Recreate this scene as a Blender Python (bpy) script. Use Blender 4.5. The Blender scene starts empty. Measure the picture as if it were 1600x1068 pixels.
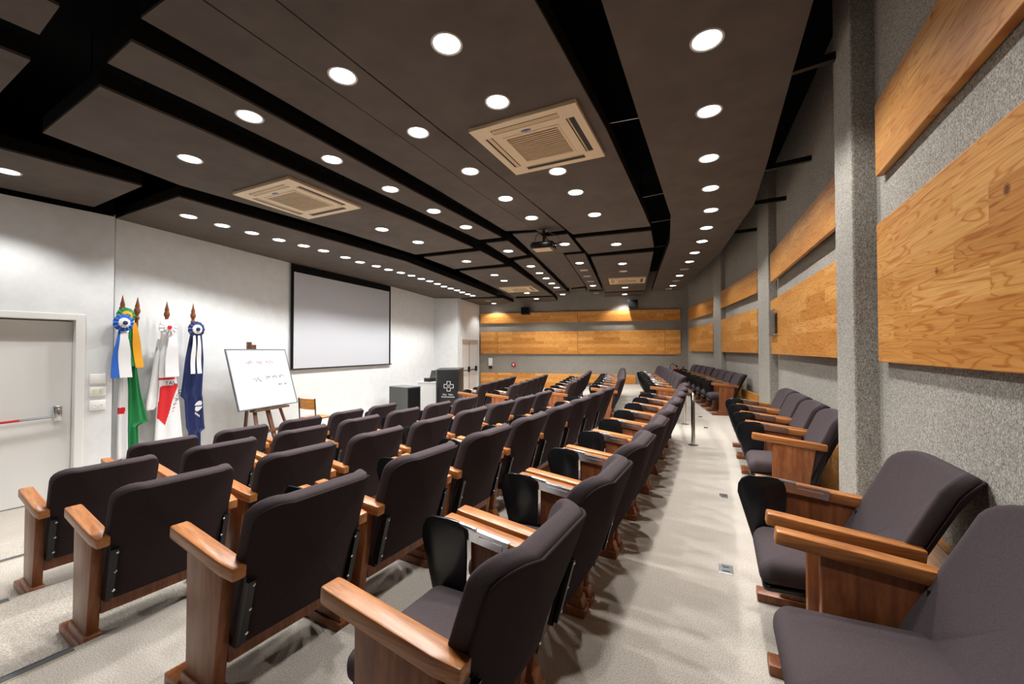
# Lecture hall: concentric rows of upholstered chairs under suspended dark ceiling panels.
import bpy, bmesh, math, random
from mathutils import Vector, Matrix, Euler
random.seed(7)
S = bpy.context.scene
COL = S.collection
V = Vector
PI = math.pi

# ------------------------------------------------------------------ helpers
def lin(c):
    return tuple(((x/255)/12.92 if x/255 <= .04045 else ((x/255+.055)/1.055)**2.4) for x in c)

def new_mat(name, rgb=(200,200,200), rough=.6, metal=0.0, spec=.5):
    m = bpy.data.materials.new(name); m.use_nodes = True
    b = m.node_tree.nodes['Principled BSDF']
    b.inputs['Base Color'].default_value = (*lin(rgb), 1)
    b.inputs['Roughness'].default_value = rough
    b.inputs['Metallic'].default_value = metal
    b.inputs['Specular IOR Level'].default_value = spec
    return m

class NT:
    def __init__(s, m): s.t = m.node_tree; s.b = s.t.nodes['Principled BSDF']
    def n(s, typ, **kw):
        x = s.t.nodes.new(typ)
        for k, v in kw.items(): setattr(x, k, v)
        return x
    def l(s, a, b): s.t.links.new(a, b)
    def val(s, node, key, v): node.inputs[key].default_value = v
    def coord(s, scale=(1,1,1)):
        tc = s.n('ShaderNodeTexCoord'); mp = s.n('ShaderNodeMapping')
        s.l(tc.outputs['Object'], mp.inputs['Vector']); s.val(mp, 'Scale', scale)
        return mp.outputs['Vector']
    def noise(s, vec, scale, detail=3, rough=.55, dist=0):
        x = s.n('ShaderNodeTexNoise'); s.l(vec, x.inputs['Vector'])
        s.val(x,'Scale',scale); s.val(x,'Detail',detail); s.val(x,'Roughness',rough); s.val(x,'Distortion',dist)
        return x
    def ramp(s, fac, stops):
        r = s.n('ShaderNodeValToRGB'); s.l(fac, r.inputs['Fac'])
        e = r.color_ramp.elements
        while len(e) < len(stops): e.new(.5)
        for i, (p, c) in enumerate(stops): e[i].position = p; e[i].color = (*lin(c), 1)
        return r.outputs['Color']
    def mix(s, a, b, fac, mode='MIX'):
        x = s.n('ShaderNodeMix', data_type='RGBA', blend_type=mode)
        if isinstance(fac, (int, float)): x.inputs[0].default_value = fac
        else: s.l(fac, x.inputs[0])
        s.l(a, x.inputs[6]); s.l(b, x.inputs[7])
        return x.outputs[2]
    def bump(s, h, strength, dist=.01):
        x = s.n('ShaderNodeBump'); s.val(x,'Strength',strength); s.val(x,'Distance',dist)
        s.l(h, x.inputs['Height']); s.l(x.outputs['Normal'], s.b.inputs['Normal'])

def fabric(name, dark, light, scale, bump=.3, rough=.95, big=0.0, spec=.1, stretch=(1,1,1), lo=.3, hi=.7, coarse=0):
    m = new_mat(name, light, rough, 0, spec); t = NT(m)
    v = t.coord(stretch); n = t.noise(v, scale, 2, .7)
    c = t.ramp(n.outputs['Fac'], [(lo, dark), (hi, light)])
    if big:
        n2 = t.noise(t.coord(), 1.3, 4, .6)
        c2 = t.ramp(n2.outputs['Fac'], [(.3, (int(255*(1-big)),)*3), (.7, (255,255,255))])
        c = t.mix(c, c2, 1.0, 'MULTIPLY')
    if coarse:
        n3 = t.noise(t.coord((1,1,.6)), coarse, 2, .6)
        c = t.mix(c, t.ramp(n3.outputs['Fac'], [(.35, (226,225,222)), (.65, (255,255,255))]), 1.0, 'MULTIPLY')
    t.l(c, t.b.inputs['Base Color'])
    t.bump(n.outputs['Fac'], bump, .004)
    return m

def wood(name, dark, mid, light, stretch=(12,1.2,12), scale=3.0, rough=.32, spec=.5):
    m = new_mat(name, mid, rough, 0, spec); t = NT(m)
    v = t.coord(stretch); n = t.noise(v, scale, 5, .6, .8)
    n2 = t.noise(t.coord((stretch[0]*4, stretch[1]*1.5, stretch[2]*4)), scale, 3, .6)
    c = t.ramp(n.outputs['Fac'], [(.28, dark), (.5, mid), (.72, light)])
    c2 = t.ramp(n2.outputs['Fac'], [(.3, (205,195,185)), (.65, (255,255,255))])
    t.l(t.mix(c, c2, .8, 'MULTIPLY'), t.b.inputs['Base Color'])
    return m

def board_wood(name, k=1.0, bw=.62, bh=.115):
    # edge-glued pine boards: staves of different tone, each with its own flame grain; panels run along local X, Z is up
    m = new_mat(name, (205,140,60), .38, 0, .35); t = NT(m)
    tc = t.n('ShaderNodeTexCoord'); sp = t.n('ShaderNodeSeparateXYZ'); t.l(tc.outputs['Object'], sp.inputs[0])
    cb = t.n('ShaderNodeCombineXYZ'); t.l(sp.outputs['X'], cb.inputs['X']); t.l(sp.outputs['Z'], cb.inputs['Y'])
    br = t.n('ShaderNodeTexBrick', offset=.37, squash=1.0)
    t.l(cb.outputs[0], br.inputs['Vector'])
    t.val(br,'Color1',(0,0,0,1)); t.val(br,'Color2',(1,1,1,1)); t.val(br,'Mortar',(.5,.5,.5,1))
    t.val(br,'Scale',1.0); t.val(br,'Mortar Size',.0); t.val(br,'Brick Width',bw); t.val(br,'Row Height',bh); t.val(br,'Bias',0)
    off = t.n('ShaderNodeVectorMath', operation='SCALE'); t.l(br.outputs['Color'], off.inputs[0]); off.inputs['Scale'].default_value = 37.0
    add = t.n('ShaderNodeVectorMath', operation='ADD'); t.l(cb.outputs[0], add.inputs[0]); t.l(off.outputs[0], add.inputs[1])
    mp = t.n('ShaderNodeMapping'); t.l(add.outputs[0], mp.inputs['Vector']); t.val(mp,'Scale',(.8,7.0,1))
    n = t.noise(mp.outputs['Vector'], 1.5, 2, .5, .3)
    mul = t.n('ShaderNodeMath', operation='MULTIPLY'); t.l(n.outputs['Fac'], mul.inputs[0]); mul.inputs[1].default_value = 84
    sn = t.n('ShaderNodeMath', operation='SINE'); t.l(mul.outputs[0], sn.inputs[0])
    g = t.ramp(sn.outputs[0], [(.0, (255,255,255)), (.66, (252,246,238)), (1.0, (226,199,166))])
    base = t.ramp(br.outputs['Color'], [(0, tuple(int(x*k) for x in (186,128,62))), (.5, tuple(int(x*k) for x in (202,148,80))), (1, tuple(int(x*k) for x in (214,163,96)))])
    mp2 = t.n('ShaderNodeMapping'); t.l(add.outputs[0], mp2.inputs['Vector']); t.val(mp2,'Scale',(3,90,1))
    n2 = t.noise(mp2.outputs['Vector'], 1.0, 3, .6)
    f = t.ramp(n2.outputs['Fac'], [(.3, (228,214,196)), (.6, (255,255,255))])
    vo = t.n('ShaderNodeTexVoronoi'); t.l(cb.outputs[0], vo.inputs['Vector']); t.val(vo,'Scale',2.1); t.val(vo,'Randomness',1.0)
    kn = t.ramp(vo.outputs['Distance'], [(.0, (92,52,22)), (.025, (120,70,30)), (.05, (255,255,255))])
    c = t.mix(base, g, 1.0, 'MULTIPLY'); c = t.mix(c, f, 1.0, 'MULTIPLY'); c = t.mix(c, kn, .85, 'MULTIPLY')
    t.l(c, t.b.inputs['Base Color'])
    return m

def emit(name, rgb, strength):
    m = bpy.data.materials.new(name); m.use_nodes = True
    b = m.node_tree.nodes['Principled BSDF']
    b.inputs['Base Color'].default_value = (*lin(rgb),1)
    b.inputs['Emission Color'].default_value = (*lin(rgb),1)
    b.inputs['Emission Strength'].default_value = strength
    return m

M = {}
M['carpet'] = fabric('carpet', (138,129,118), (210,202,191), 230, .5, .97, .07, .05, (1,1,1), .32, .68)
M['white_wall'] = fabric('white_paint', (213,215,215), (221,223,223), 6, .02, .7, 0, .2)
M['wall_fabric'] = fabric('grey_wall_fabric', (110,105,98), (200,195,186), 240, .5, .97, .05, .05, (1,1,.5), .34, .66, 75)
M['void'] = new_mat('black_void_paint', (9,9,10), .9, 0, .1)
M['panel'] = fabric('dark_ceiling_board', (86,78,72), (96,87,81), 3, .02, .8, .06, .2)
M['panel_edge'] = new_mat('black_board_edge', (20,18,17), .8, 0, .1)
M['pine'] = board_wood('pine_boards')
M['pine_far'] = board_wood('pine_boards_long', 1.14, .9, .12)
M['seat_cloth'] = fabric('brown_seat_cloth', (60,52,54), (80,70,72), 420, .35, .95, .05, .12, (1,1,1), .3, .7)
M['shell_cloth'] = fabric('dark_back_cloth', (44,35,36), (58,47,48), 420, .35, .95, .05, .1, (1,1,1), .3, .7)  # seat cloth darkened: the shade behind the backs is put into its colour
M['arm_wood'] = wood('honey_arm_wood', (134,80,40), (170,110,60), (190,132,80), (14,1.2,14), 2.5, .3, .4)
M['side_wood'] = wood('red_brown_panel_wood', (108,60,33), (132,78,45), (152,96,58), (11,11,1.1), 2.5, .35, .4)
M['black_metal'] = new_mat('black_metal', (22,22,24), .4, .3)
M['black_plastic'] = new_mat('black_tablet_laminate', (17,18,20), .22, 0, .5)
M['black_gloss'] = new_mat('black_lectern_lacquer', (24,25,26), .35, 0, .4)
M['dark_grey'] = new_mat('dark_grey_board', (72,76,74), .5)
M['chrome'] = new_mat('chrome', (215,218,224), .22, 1)
M['steel'] = new_mat('brushed_steel', (190,190,188), .22, 1)
M['cream'] = new_mat('cream_plastic', (214,194,160), .45)
M['cream_dark'] = new_mat('cream_grille', (196,170,132), .5)
M['slot'] = new_mat('dark_slot', (30,28,26), .7)
M['white_plastic'] = new_mat('white_plastic', (232,232,230), .35)
M['door_white'] = new_mat('white_door_paint', (222,221,218), .35)
M['screen'] = new_mat('projection_cloth', (190,192,198), .8, 0, .1)
M['screen_black'] = new_mat('black_screen_border', (18,18,19), .8, 0, .1)
M['board'] = new_mat('whiteboard_enamel', (196,201,204), .25)
M['alu'] = new_mat('aluminium', (150,152,156), .35, .9)
M['easel_wood'] = wood('dark_easel_wood', (70,42,26), (96,60,38), (116,76,48), (9,9,1), 3, .5)
M['pole_wood'] = wood('flag_pole_wood', (96,52,24), (122,68,34), (140,84,46), (9,9,1), 3, .4)
M['ply'] = wood('orange_plywood', (176,104,34), (208,136,54), (222,156,74), (2,9,9), 3, .35)
M['lamp'] = emit('lamp_diffuser', (252,253,255), 9.0)
M['lamp_rim'] = new_mat('lamp_trim_ring', (190,188,184), .4)
M['lamp_off'] = new_mat('unlit_lamp_glass', (190,186,176), .2)
M['blue'] = new_mat('flag_blue', (28,92,184), .75)
M['navy'] = new_mat('flag_navy', (24,40,92), .6)
M['green'] = new_mat('flag_green', (14,120,62), .6)
M['yellow'] = new_mat('flag_yellow', (226,158,24), .7)
M['flag_white'] = new_mat('flag_white', (226,226,228), .75)
M['flag_red'] = new_mat('flag_red', (206,28,34), .7)
M['ink'] = new_mat('black_lettering', (24,24,26), .8)
M['ink_grey'] = new_mat('faded_grey_marker', (150,155,162), .8)
M['ink_red'] = new_mat('faded_red_marker', (214,150,156), .8)
M['mark_white'] = new_mat('white_lettering', (214,216,218), .7)
M['logo_blue'] = new_mat('blue_badge', (24,48,130), .4)
M['red'] = new_mat('red_enamel', (176,24,28), .3)
M['nosing'] = new_mat('grey_rubber_nosing', (72,74,80), .6)
M['nosing_edge'] = new_mat('cream_nosing_edge', (196,184,150), .6)
M['clear'] = new_mat('clear_acrylic', (235,242,245), .05)
M['clear'].node_tree.nodes['Principled BSDF'].inputs['Transmission Weight'].default_value = .9
M['lens'] = new_mat('green_tinted_lens', (20,70,50), .05)
M['screen_dark'] = new_mat('dark_insert', (38,46,56), .4)

class MB:
    """Collects shapes and links them as ONE mesh object."""
    def __init__(s): s.bm = bmesh.new(); s.mats = []; s.cur = 0
    def mat(s, m):
        if m not in s.mats: s.mats.append(m)
        s.cur = s.mats.index(m); return s
    def _f(s, vs):
        try:
            f = s.bm.faces.new(vs); f.material_index = s.cur; return f
        except ValueError: return None
    def box(s, x0, x1, y0, y1, z0, z1, bev=0, mtx=None):
        b = bmesh.new(); bmesh.ops.create_cube(b, size=1)
        for v in b.verts: v.co = V(((x0+x1)/2+v.co.x*(x1-x0), (y0+y1)/2+v.co.y*(y1-y0), (z0+z1)/2+v.co.z*(z1-z0)))
        if bev: bmesh.ops.bevel(b, geom=b.edges[:], offset=bev, segments=2, profile=.5, affect='EDGES')
        return s.take(b, mtx)
    def take(s, b, mtx=None):
        mp = {}
        for v in b.verts: mp[v] = s.bm.verts.new(mtx @ v.co if mtx else v.co)
        for f in b.faces: s._f([mp[v] for v in f.verts])
        b.free(); return s
    def prism(s, pts, lo, hi, mtx=None, bev=0):
        # pts: 2D outline (u, v); extruded from lo to hi along w; mtx maps (u, v, w)
        b = bmesh.new(); n = len(pts)
        A = [b.verts.new((p[0], p[1], lo)) for p in pts]; B = [b.verts.new((p[0], p[1], hi)) for p in pts]
        b.faces.new(A[::-1]); b.faces.new(B)
        for i in range(n): b.faces.new((A[i], A[(i+1) % n], B[(i+1) % n], B[i]))
        bmesh.ops.recalc_face_normals(b, faces=b.faces[:])
        if bev:
            ed = [e for e in b.edges if e.calc_face_angle(0) > .5]
            bmesh.ops.bevel(b, geom=ed, offset=bev, segments=2, profile=.5, affect='EDGES')
        return s.take(b, mtx)
    def lathe(s, prof, seg=20, mtx=None):
        b = bmesh.new(); rings = []
        for r, z in prof:
            rings.append([b.verts.new((max(r,1e-5)*math.cos(2*PI*k/seg), max(r,1e-5)*math.sin(2*PI*k/seg), z)) for k in range(seg)])
        for i in range(len(rings)-1):
            for k in range(seg): b.faces.new((rings[i][k], rings[i][(k+1)%seg], rings[i+1][(k+1)%seg], rings[i+1][k]))
        b.faces.new(rings[0][::-1]); b.faces.new(rings[-1])
        bmesh.ops.recalc_face_normals(b, faces=b.faces[:])
        return s.take(b, mtx)
    def tube(s, pts, r, seg=10):
        pts = [V(p) for p in pts]; b = bmesh.new(); rings = []
        ref = V((0,0,1)) if abs((pts[1]-pts[0]).normalized().z) < .9 else V((1,0,0))
        for i, p in enumerate(pts):
            d = (pts[min(i+1,len(pts)-1)] - pts[max(i-1,0)]).normalized()
            a = d.cross(ref).normalized(); c = d.cross(a).normalized()
            rr = r[i] if isinstance(r, (list,tuple)) else r
            rings.append([b.verts.new(p + a*rr*math.cos(2*PI*k/seg) + c*rr*math.sin(2*PI*k/seg)) for k in range(seg)])
        for i in range(len(rings)-1):
            for k in range(seg): b.faces.new((rings[i][k], rings[i][(k+1)%seg], rings[i+1][(k+1)%seg], rings[i+1][k]))
        b.faces.new(rings[0][::-1]); b.faces.new(rings[-1])
        bmesh.ops.recalc_face_normals(b, faces=b.faces[:])
        return s.take(b)
    def beam(s, a, c, w, h):
        a, c = V(a), V(c); d = (c-a); L = d.length; d.normalize()
        up = V((0,0,1)) if abs(d.z) < .95 else V((1,0,0))
        x = d.cross(up).normalized(); z = x.cross(d).normalized()
        m = Matrix((( x.x, d.x, z.x, a.x),(x.y, d.y, z.y, a.y),(x.z, d.z, z.z, a.z),(0,0,0,1)))
        return s.box(-w/2, w/2, 0, L, -h/2, h/2, 0, m)
    def rings(s, rs, close=True, cap=True):
        # rs: list of rings (lists of points of equal length)
        b = bmesh.new(); R = [[b.verts.new(p) for p in r] for r in rs]; n = len(rs[0])
        for i in range(len(R)-1):
            for k in range(n if close else n-1): b.faces.new((R[i][k], R[i][(k+1)%n], R[i+1][(k+1)%n], R[i+1][k]))
        if cap: b.faces.new(R[0][::-1]); b.faces.new(R[-1])
        bmesh.ops.recalc_face_normals(b, faces=b.faces[:])
        return s.take(b)
    def build(s, name, parent=None, smooth=None, loc=None, rotz=None):
        me = bpy.data.meshes.new(name); s.bm.normal_update(); s.bm.to_mesh(me); s.bm.free()
        for m in s.mats: me.materials.append(m)
        if smooth is not None:
            me.shade_smooth() if hasattr(me,'shade_smooth') else None
            me.set_sharp_from_angle(angle=math.radians(smooth))
        o = bpy.data.objects.new(name, me); COL.objects.link(o)
        if loc is not None: o.location = loc
        if rotz is not None: o.rotation_euler = (0,0,rotz)
        if parent: o.parent = parent
        return o

def tag(o, label, cat, group=None, kind=None):
    o['label'] = label; o['category'] = cat
    if group: o['group'] = group
    if kind: o['kind'] = kind
    return o
def empty(name, loc, rotz=0):
    o = bpy.data.objects.new(name, None); COL.objects.link(o); o.empty_display_size = .1
    o.location = loc; o.rotation_euler = (0,0,rotz); return o
def structure(o): o['kind'] = 'structure'; return o
def copy_tree(o, parent=None):
    c = o.copy(); COL.objects.link(c)
    if parent: c.parent = parent
    for ch in KIDS.get(o.name, []): copy_tree(ch, c)
    return c
KIDS = {}
def note_kids(root):
    KIDS[root.name] = [c for c in COL.objects if c.parent == root]
    for c in KIDS[root.name]: note_kids(c)
def frame(ox, oy, ux, uy, z=0):
    """matrix whose local X runs along (ux,uy), Y to its left, Z up"""
    l = math.hypot(ux, uy); ux, uy = ux/l, uy/l
    return Matrix(((ux,-uy,0,ox),(uy,ux,0,oy),(0,0,1,z),(0,0,0,1)))
def text_mesh(mb, body, size, mtx, depth=.002, align='CENTER'):
    cu = bpy.data.curves.new('lettering', 'FONT'); cu.body = body; cu.size = size; cu.extrude = depth
    cu.align_x = align; cu.align_y = 'CENTER'; cu.resolution_u = 3
    ob = bpy.data.objects.new('lettering', cu); COL.objects.link(ob)
    dg = bpy.context.evaluated_depsgraph_get(); dg.update()
    me = bpy.data.meshes.new_from_object(ob.evaluated_get(dg))
    b = bmesh.new(); b.from_mesh(me); mb.take(b, mtx)
    bpy.data.objects.remove(ob); bpy.data.curves.remove(cu); bpy.data.meshes.remove(me)
    return mb
ORD = 'first second third fourth fifth sixth seventh eighth ninth tenth eleventh twelfth thirteenth fourteenth fifteenth sixteenth seventeenth eighteenth nineteenth twentieth twenty-first twenty-second twenty-third twenty-fourth'.split()

# ------------------------------------------------------------------ camera: eye height 1.76 m above the stage floor
cam = bpy.data.cameras.new('camera'); cam.sensor_width = 36; cam.lens = 36*630/1600; cam.clip_start = .05
co = bpy.data.objects.new('camera', cam); COL.objects.link(co)
co.location = (0,0,1.76); co.rotation_euler = (PI/2 + math.atan(11/630), 0, 0); S.camera = co

Z_STAGE, Z_E, Z_D, Z_C, Z_B, Z_A = 0.0, .25, .33, .415, .50, .535

# ------------------------------------------------------------------ the chair (local: X to the sitter's right, Y forward, Z up)
def rr(hw, hh, rt, rb, n=7):
    pts = []
    for cx, cy, r, a0 in ((hw-rt, hh-rt, rt, 0), (-hw+rt, hh-rt, rt, 90), (-hw+rb, -hh+rb, rb, 180), (hw-rb, -hh+rb, rb, 270)):
        for k in range(n):
            a = math.radians(a0 + 90*k/(n-1)); pts.append((cx+r*math.cos(a), cy+r*math.sin(a)))
    return pts
def pad(mb, hw, hh, rt, rb, w0, w1, fn, edge=.02, crown=.01):
    rings = []
    def ring(s, d, w):
        base = rr(hw-d, hh-d, max(rt-d,.01), max(rb-d,.01))
        return [fn(p[0]*s, p[1]*s, w) for p in base]
    for s in (.12,.45,.75,.93): rings.append(ring(s, edge*.6, w0 - 0*crown))
    for k in range(5):
        a = PI/2*k/4; rings.append(ring(1, edge*(1-math.sin(a)), w0 + edge*(1-math.cos(a))))
    for k in range(5):
        a = PI/2*k/4; rings.append(ring(1, edge*(1-math.cos(a)), w1 - edge*(1-math.sin(a))))
    for s in (.93,.75,.45,.12): rings.append(ring(s, edge, w1 + crown*(1-s*s)))
    return mb.rings(rings)
BN = V((0,.51,.178)).normalized(); BD = V((0,-.178,.51)).normalized(); BC = V((0,-.258,.525))
def back_fn(u, v, w):
    q = BC + BD*v + BN*(w + .088*(u/.235)**2 - .02*(v/.28)**2)
    return V((u, q.y, q.z))
def seat_fn(u, v, w):
    return V((u, .042 + v, .40 + w - .025*max(0, v-.10)/.12 + .012*(u/.2)**2))
YZ = Matrix(((0,0,1,0),(1,0,0,0),(0,1,0,0),(0,0,0,1)))   # prism outline (y,z), extruded along x
XY = Matrix.Identity(4)
def make_chair(z0):
    # z0: how much shorter the standards are than the tallest ones
    root = empty('auditorium_chair', (0,0,0))
    mb = MB().mat(M['seat_cloth']); pad(mb, .236, .276, .095, .045, -.010, .052, back_fn, .022, .008)
    mb.build('backrest', root, 60)
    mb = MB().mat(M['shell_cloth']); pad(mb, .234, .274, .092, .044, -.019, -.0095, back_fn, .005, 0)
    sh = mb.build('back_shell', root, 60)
    mb = MB().mat(M['seat_cloth']); pad(mb, .203, .212, .05, .04, -.085, .012, seat_fn, .04, .010)
    mb.build('seat', root, 70)
    mb = MB().mat(M['black_plastic']); pad(mb, .19, .20, .04, .04, -.11, -.086, seat_fn, .008, 0)
    mb.build('seat_pan', root, 60)
    for s in (-1, 1):
        x = .25*s
        mb = MB().mat(M['side_wood'])
        mb.prism([(.11,.075+z0),(.11,.572),(-.150,.542),(-.085,.075+z0)], x-.021, x+.021, YZ, .004)
        sp = mb.build('side_panel', root, 40)
        mb = MB().mat(M['side_wood'])
        mb.box(x-.04, x+.04, -.115, .235, z0, z0+.042, .007)
        mb.prism([(.145,z0+.04),(.125,z0+.085),(-.095,z0+.085),(-.11,z0+.04)], x-.03, x+.03, YZ, .006)
        mb.build('foot', sp, 40)
        # armrest: tilted up to the front, notched rear end
        mb = MB().mat(M['arm_wood'])
        c = math.atan(.105)
        m = Matrix.Translation(V((x,0,0))) @ Matrix.Translation(V((0,-.215,.533))) @ Matrix.Rotation(c, 4, 'X')
        mb.prism([(-.022,0),(.022,0),(.031,.075),(.031,.435),(.028,.456),(-.028,.456),(-.031,.435),(-.031,.075)], 0, .046, m, .006)
        mb.build('armrest', root, 40)
        # black bracket that carries the back
        mb = MB().mat(M['black_metal'])
        xi = x - .03*s
        mb.prism([(-.09,.27),(-.145,.53),(-.215,.53),(-.150,.27)], xi-.008, xi+.008, YZ)
        mb.prism([(-.146,.285),(-.208,.515),(-.228,.515),(-.166,.285)], xi-.012-.004*s, xi+.012-.004*s, YZ)
        mb.mat(M['chrome'])
        for q in (.31,.40,.49):
            mb.lathe([(.006,0),(.006,.004),(.003,.006)], 8, Matrix.Translation(V((xi, -.160-(q-.31)*.25, q))) @ Matrix.Rotation(PI/2,4,'X'))
            mb.lathe([(.006,0),(.006,.004),(.003,.006)], 8, Matrix.Translation(V((xi-.014*s, -.171-(q-.31)*.27, q+.01))) @ Matrix.Rotation(PI/2,4,'X'))
        mb.build('back_bracket', root)
    mb = MB().mat(M['side_wood']); mb.box(-.229, .229, -.105, -.082, .205, .285, .004)
    mb.build('rear_rail', root, 40)
    # folded writing tablet on the right arm with its chrome hinge
    xt = .209
    ol = [(.315,.545),(.312,.585),(.296,.615),(.266,.632),(.185,.636),(.145,.632),(.122,.616),(.114,.59),(.113,.51),(.118,.37),(.128,.245),(.142,.207),(.168,.19),(.195,.194),(.215,.215),(.238,.28),(.276,.41)]
    mb = MB().mat(M['black_plastic']); mb.prism(ol, xt-.007, xt+.006, YZ, .003)
    tb = mb.build('writing_tablet', root, 40)
    mb = MB().mat(M['chrome'])
    m = Matrix.Translation(V((0,-.05,.560))) @ Matrix.Rotation(math.atan(.105), 4, 'X')
    mb.box(.214,.2185, 0, .19, -.004, .036, 0, m); mb.box(.214,.234, 0, .19, .034, .039, .001, m); mb.box(.211,.214, .02, .12, .002, .024, .001, m)
    mb.tube([m @ V((.2115,.13,.044)), m @ V((.2115,.20,.044))], .008, 8)
    mb.build('tablet_hinge', tb)
    note_kids(root)
    done = set()
    for c in KIDS[root.name]:
        for o in [c] + KIDS.get(c.name, []):
            if o.data.name not in done: done.add(o.data.name); o.data.transform(Matrix.Translation(V((0,0,-z0))))
    return root
CHAIRS = {'low': make_chair(.04), 'tall': make_chair(.025)}; USED = set()
def place_chair(x, y, z, th, label, group, kind='tall'):
    """th: heading of the row in degrees, measured from +Y towards +X; the chair faces square to its row, to the stage"""
    o = copy_tree(CHAIRS[kind]) if kind in USED else CHAIRS[kind]
    USED.add(kind)
    o.location = (x, y, z); o.rotation_euler = (0,0,math.radians(90-th))
    tag(o, label, 'chair', group)
    return o
def row(x, y, z, t0, t1, n, pitch, name, group, last=None):
    out = []
    for i in range(n):
        th = t0 + (t1-t0)*i/max(n-1,1)
        place_chair(x, y, z, th, f'brown chair, {ORD[i]} from the near end of {name}', group, 'tall' if z == Z_A else 'low')
        out.append((x, y, th))
        t2 = t0 + (t1-t0)*(i+.5)/max(n-1,1)
        x += pitch*math.sin(math.radians(t2)); y += pitch*math.cos(math.radians(t2))
    return out
ROWS = {}
near = [('A', -.165, 1.200, Z_A, 29.5, 24.8, 9, .590, 'the back row beside the carpeted aisle'),
        ('B', -.965, 1.675, Z_B, 30, 25.5, 8, .600, 'the second row down, near block'),
        ('C', -1.804, 2.066, Z_C, 31, 26, 8, .600, 'the middle row of five, near block'),
        ('D', -2.64, 2.57, Z_D, 31, 26.5, 7, .61, 'the second row up from the stage'),
        ('E', -3.13, 3.54, Z_E, 31, 26, 5, .60, 'the front row by the flags')]
far = [('A', 2.617, 6.957, Z_A, 16.5, 14.5, 8, .595, 'the back row beyond the handrail'),
       ('B', 1.68, 7.26, Z_B, 16.5, 14.5, 7, .595, 'the second row beyond the cross aisle'),
       ('C', .855, 7.52, Z_C, 16.5, 14.5, 7, .595, 'the middle row beyond the cross aisle'),
       ('D', -.20, 7.88, Z_D, 16.5, 14.5, 6, .595, 'the fourth row beyond the cross aisle'),
       ('E', -.87, 8.93, Z_E, 16.5, 14.5, 5, .58, 'the front row by the black lectern')]
for k, x, y, z, t0, t1, n, p, nm in near: ROWS[k] = row(x, y, z, t0, t1, n, p, nm, 'rows of brown auditorium chairs')
FAR = {}
for k, x, y, z, t0, t1, n, p, nm in far: FAR[k] = row(x, y, z, t0, t1, n, p, nm, 'rows of brown auditorium chairs')
# chairs with their backs to the side wall
G = 'brown chairs along the side wall'
r1 = place_chair(1.015, 1.09, Z_A, 27, 'brown chair without tablet, cut by the picture corner, below the tall pine panel', G)
r2 = place_chair(1.305, 1.685, Z_A, 27, 'brown chair standing alone beside the big grey pillar, black tablet folded down', G)
for i in range(4):
    place_chair(2.12+.258*i, 3.15+.543*i, Z_A, 26.5-1.0*i, f'brown wall-side chair, {ORD[i]} in the block of four just past the big pillar', G)
for i in range(4):
    place_chair(4.02+.16*i, 7.72+.58*i, Z_A, 15.5, f'brown wall-side chair, {ORD[i]} in the second block, past the slim pillar', G)
for i in range(4):
    place_chair(4.78+.13*i, 10.33+.586*i, Z_A, 12.5, f'brown wall-side chair, {ORD[i]} in the end block beside the back corner', G)

# the wall-side seats are set with their backs further reclined
for r in [o for o in COL.objects if o.get('group') == G]:
    for c in [c for c in COL.objects if c.parent == r and c.name.split('.')[0] in ('backrest', 'back_shell')]:
        a = math.radians(7 if r in (r1, r2) else 5); py, pz = -.155, .245; lift = .045 if r in (r1, r2) else 0
        c.rotation_euler = (a,0,0); c.location = (0, py-(py*math.cos(a)-pz*math.sin(a)), pz-(py*math.sin(a)+pz*math.cos(a))+lift)
# the chair in the corner has no tablet, and no armrest on its near side
for c in [c for c in COL.objects if c.parent == r1]:
    n = c.name.split('.')[0]; x = sum((v[0] for v in c.bound_box))/8
    if n == 'writing_tablet' or (x < -.1 and n in ('armrest', 'side_panel', 'back_bracket')):
        for g in [g for g in COL.objects if g.parent == c]: bpy.data.objects.remove(g)
        bpy.data.objects.remove(c)

# ------------------------------------------------------------------ floor: carpeted tiers stepping down to the stage
def offset_curve(rows, farrows, d, z0ext=3.2, ext=3.0):
    pts = []
    for x, y, th in rows + farrows:
        a = math.radians(th); fx, fy = -math.cos(a), math.sin(a)
        pts.append((x+fx*d, y+fy*d))
    a = math.radians(rows[0][2]); pts.insert(0, (pts[0][0]-z0ext*math.sin(a), pts[0][1]-z0ext*math.cos(a)))
    a = math.radians(farrows[-1][2]); pts.append((pts[-1][0]+6.5*math.sin(a), pts[-1][1]+6.5*math.cos(a)))
    return pts
BACK0, BACK1 = V((-1.27,15.65)), V((5.94,13.63))
WALL_R = [(-1.30,-4.0), (2.12,2.33), (2.57,3.00), (3.81,5.79), (4.24,6.80), (4.99,9.43), (5.38,10.62), (5.94,13.63)]
def slab(mb, left, z, zlo):
    # everything between a tier curve and the side wall, cut square at the back wall
    poly = []
    for p in left:
        poly.append(V(p))
    out = []
    n = V((BACK1.y-BACK0.y, BACK0.x-BACK1.x)).normalized()
    if n.y < 0: n = -n
    prev = None
    for p in poly:
        s = (p-BACK0).dot(n)
        if s > 0.05:
            if prev is not None:
                s0 = (prev-BACK0).dot(n); out.append(prev.lerp(p, (0.05-s0)/(s-s0)))
            break
        out.append(p); prev = p
    right = [V(p)+V((.25,-.1)) for p in WALL_R]
    full = out + [BACK1+V((.4,.1))] + right[::-1][1:]
    mb.prism([(p.x,p.y) for p in full], zlo, z)
    return mb
mb = MB().mat(M['carpet'])
mb.prism([(-10.5,-4.5),(-1.0,-4.5),(6.5,13.4),(6.5,14.0),(-1.5,16.3),(-4.0,16.3),(-6,5)], -.2, 0)
C_E2 = offset_curve(ROWS['E'], FAR['E'], .85); C_E1 = offset_curve(ROWS['E'], FAR['E'], .52)
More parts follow.
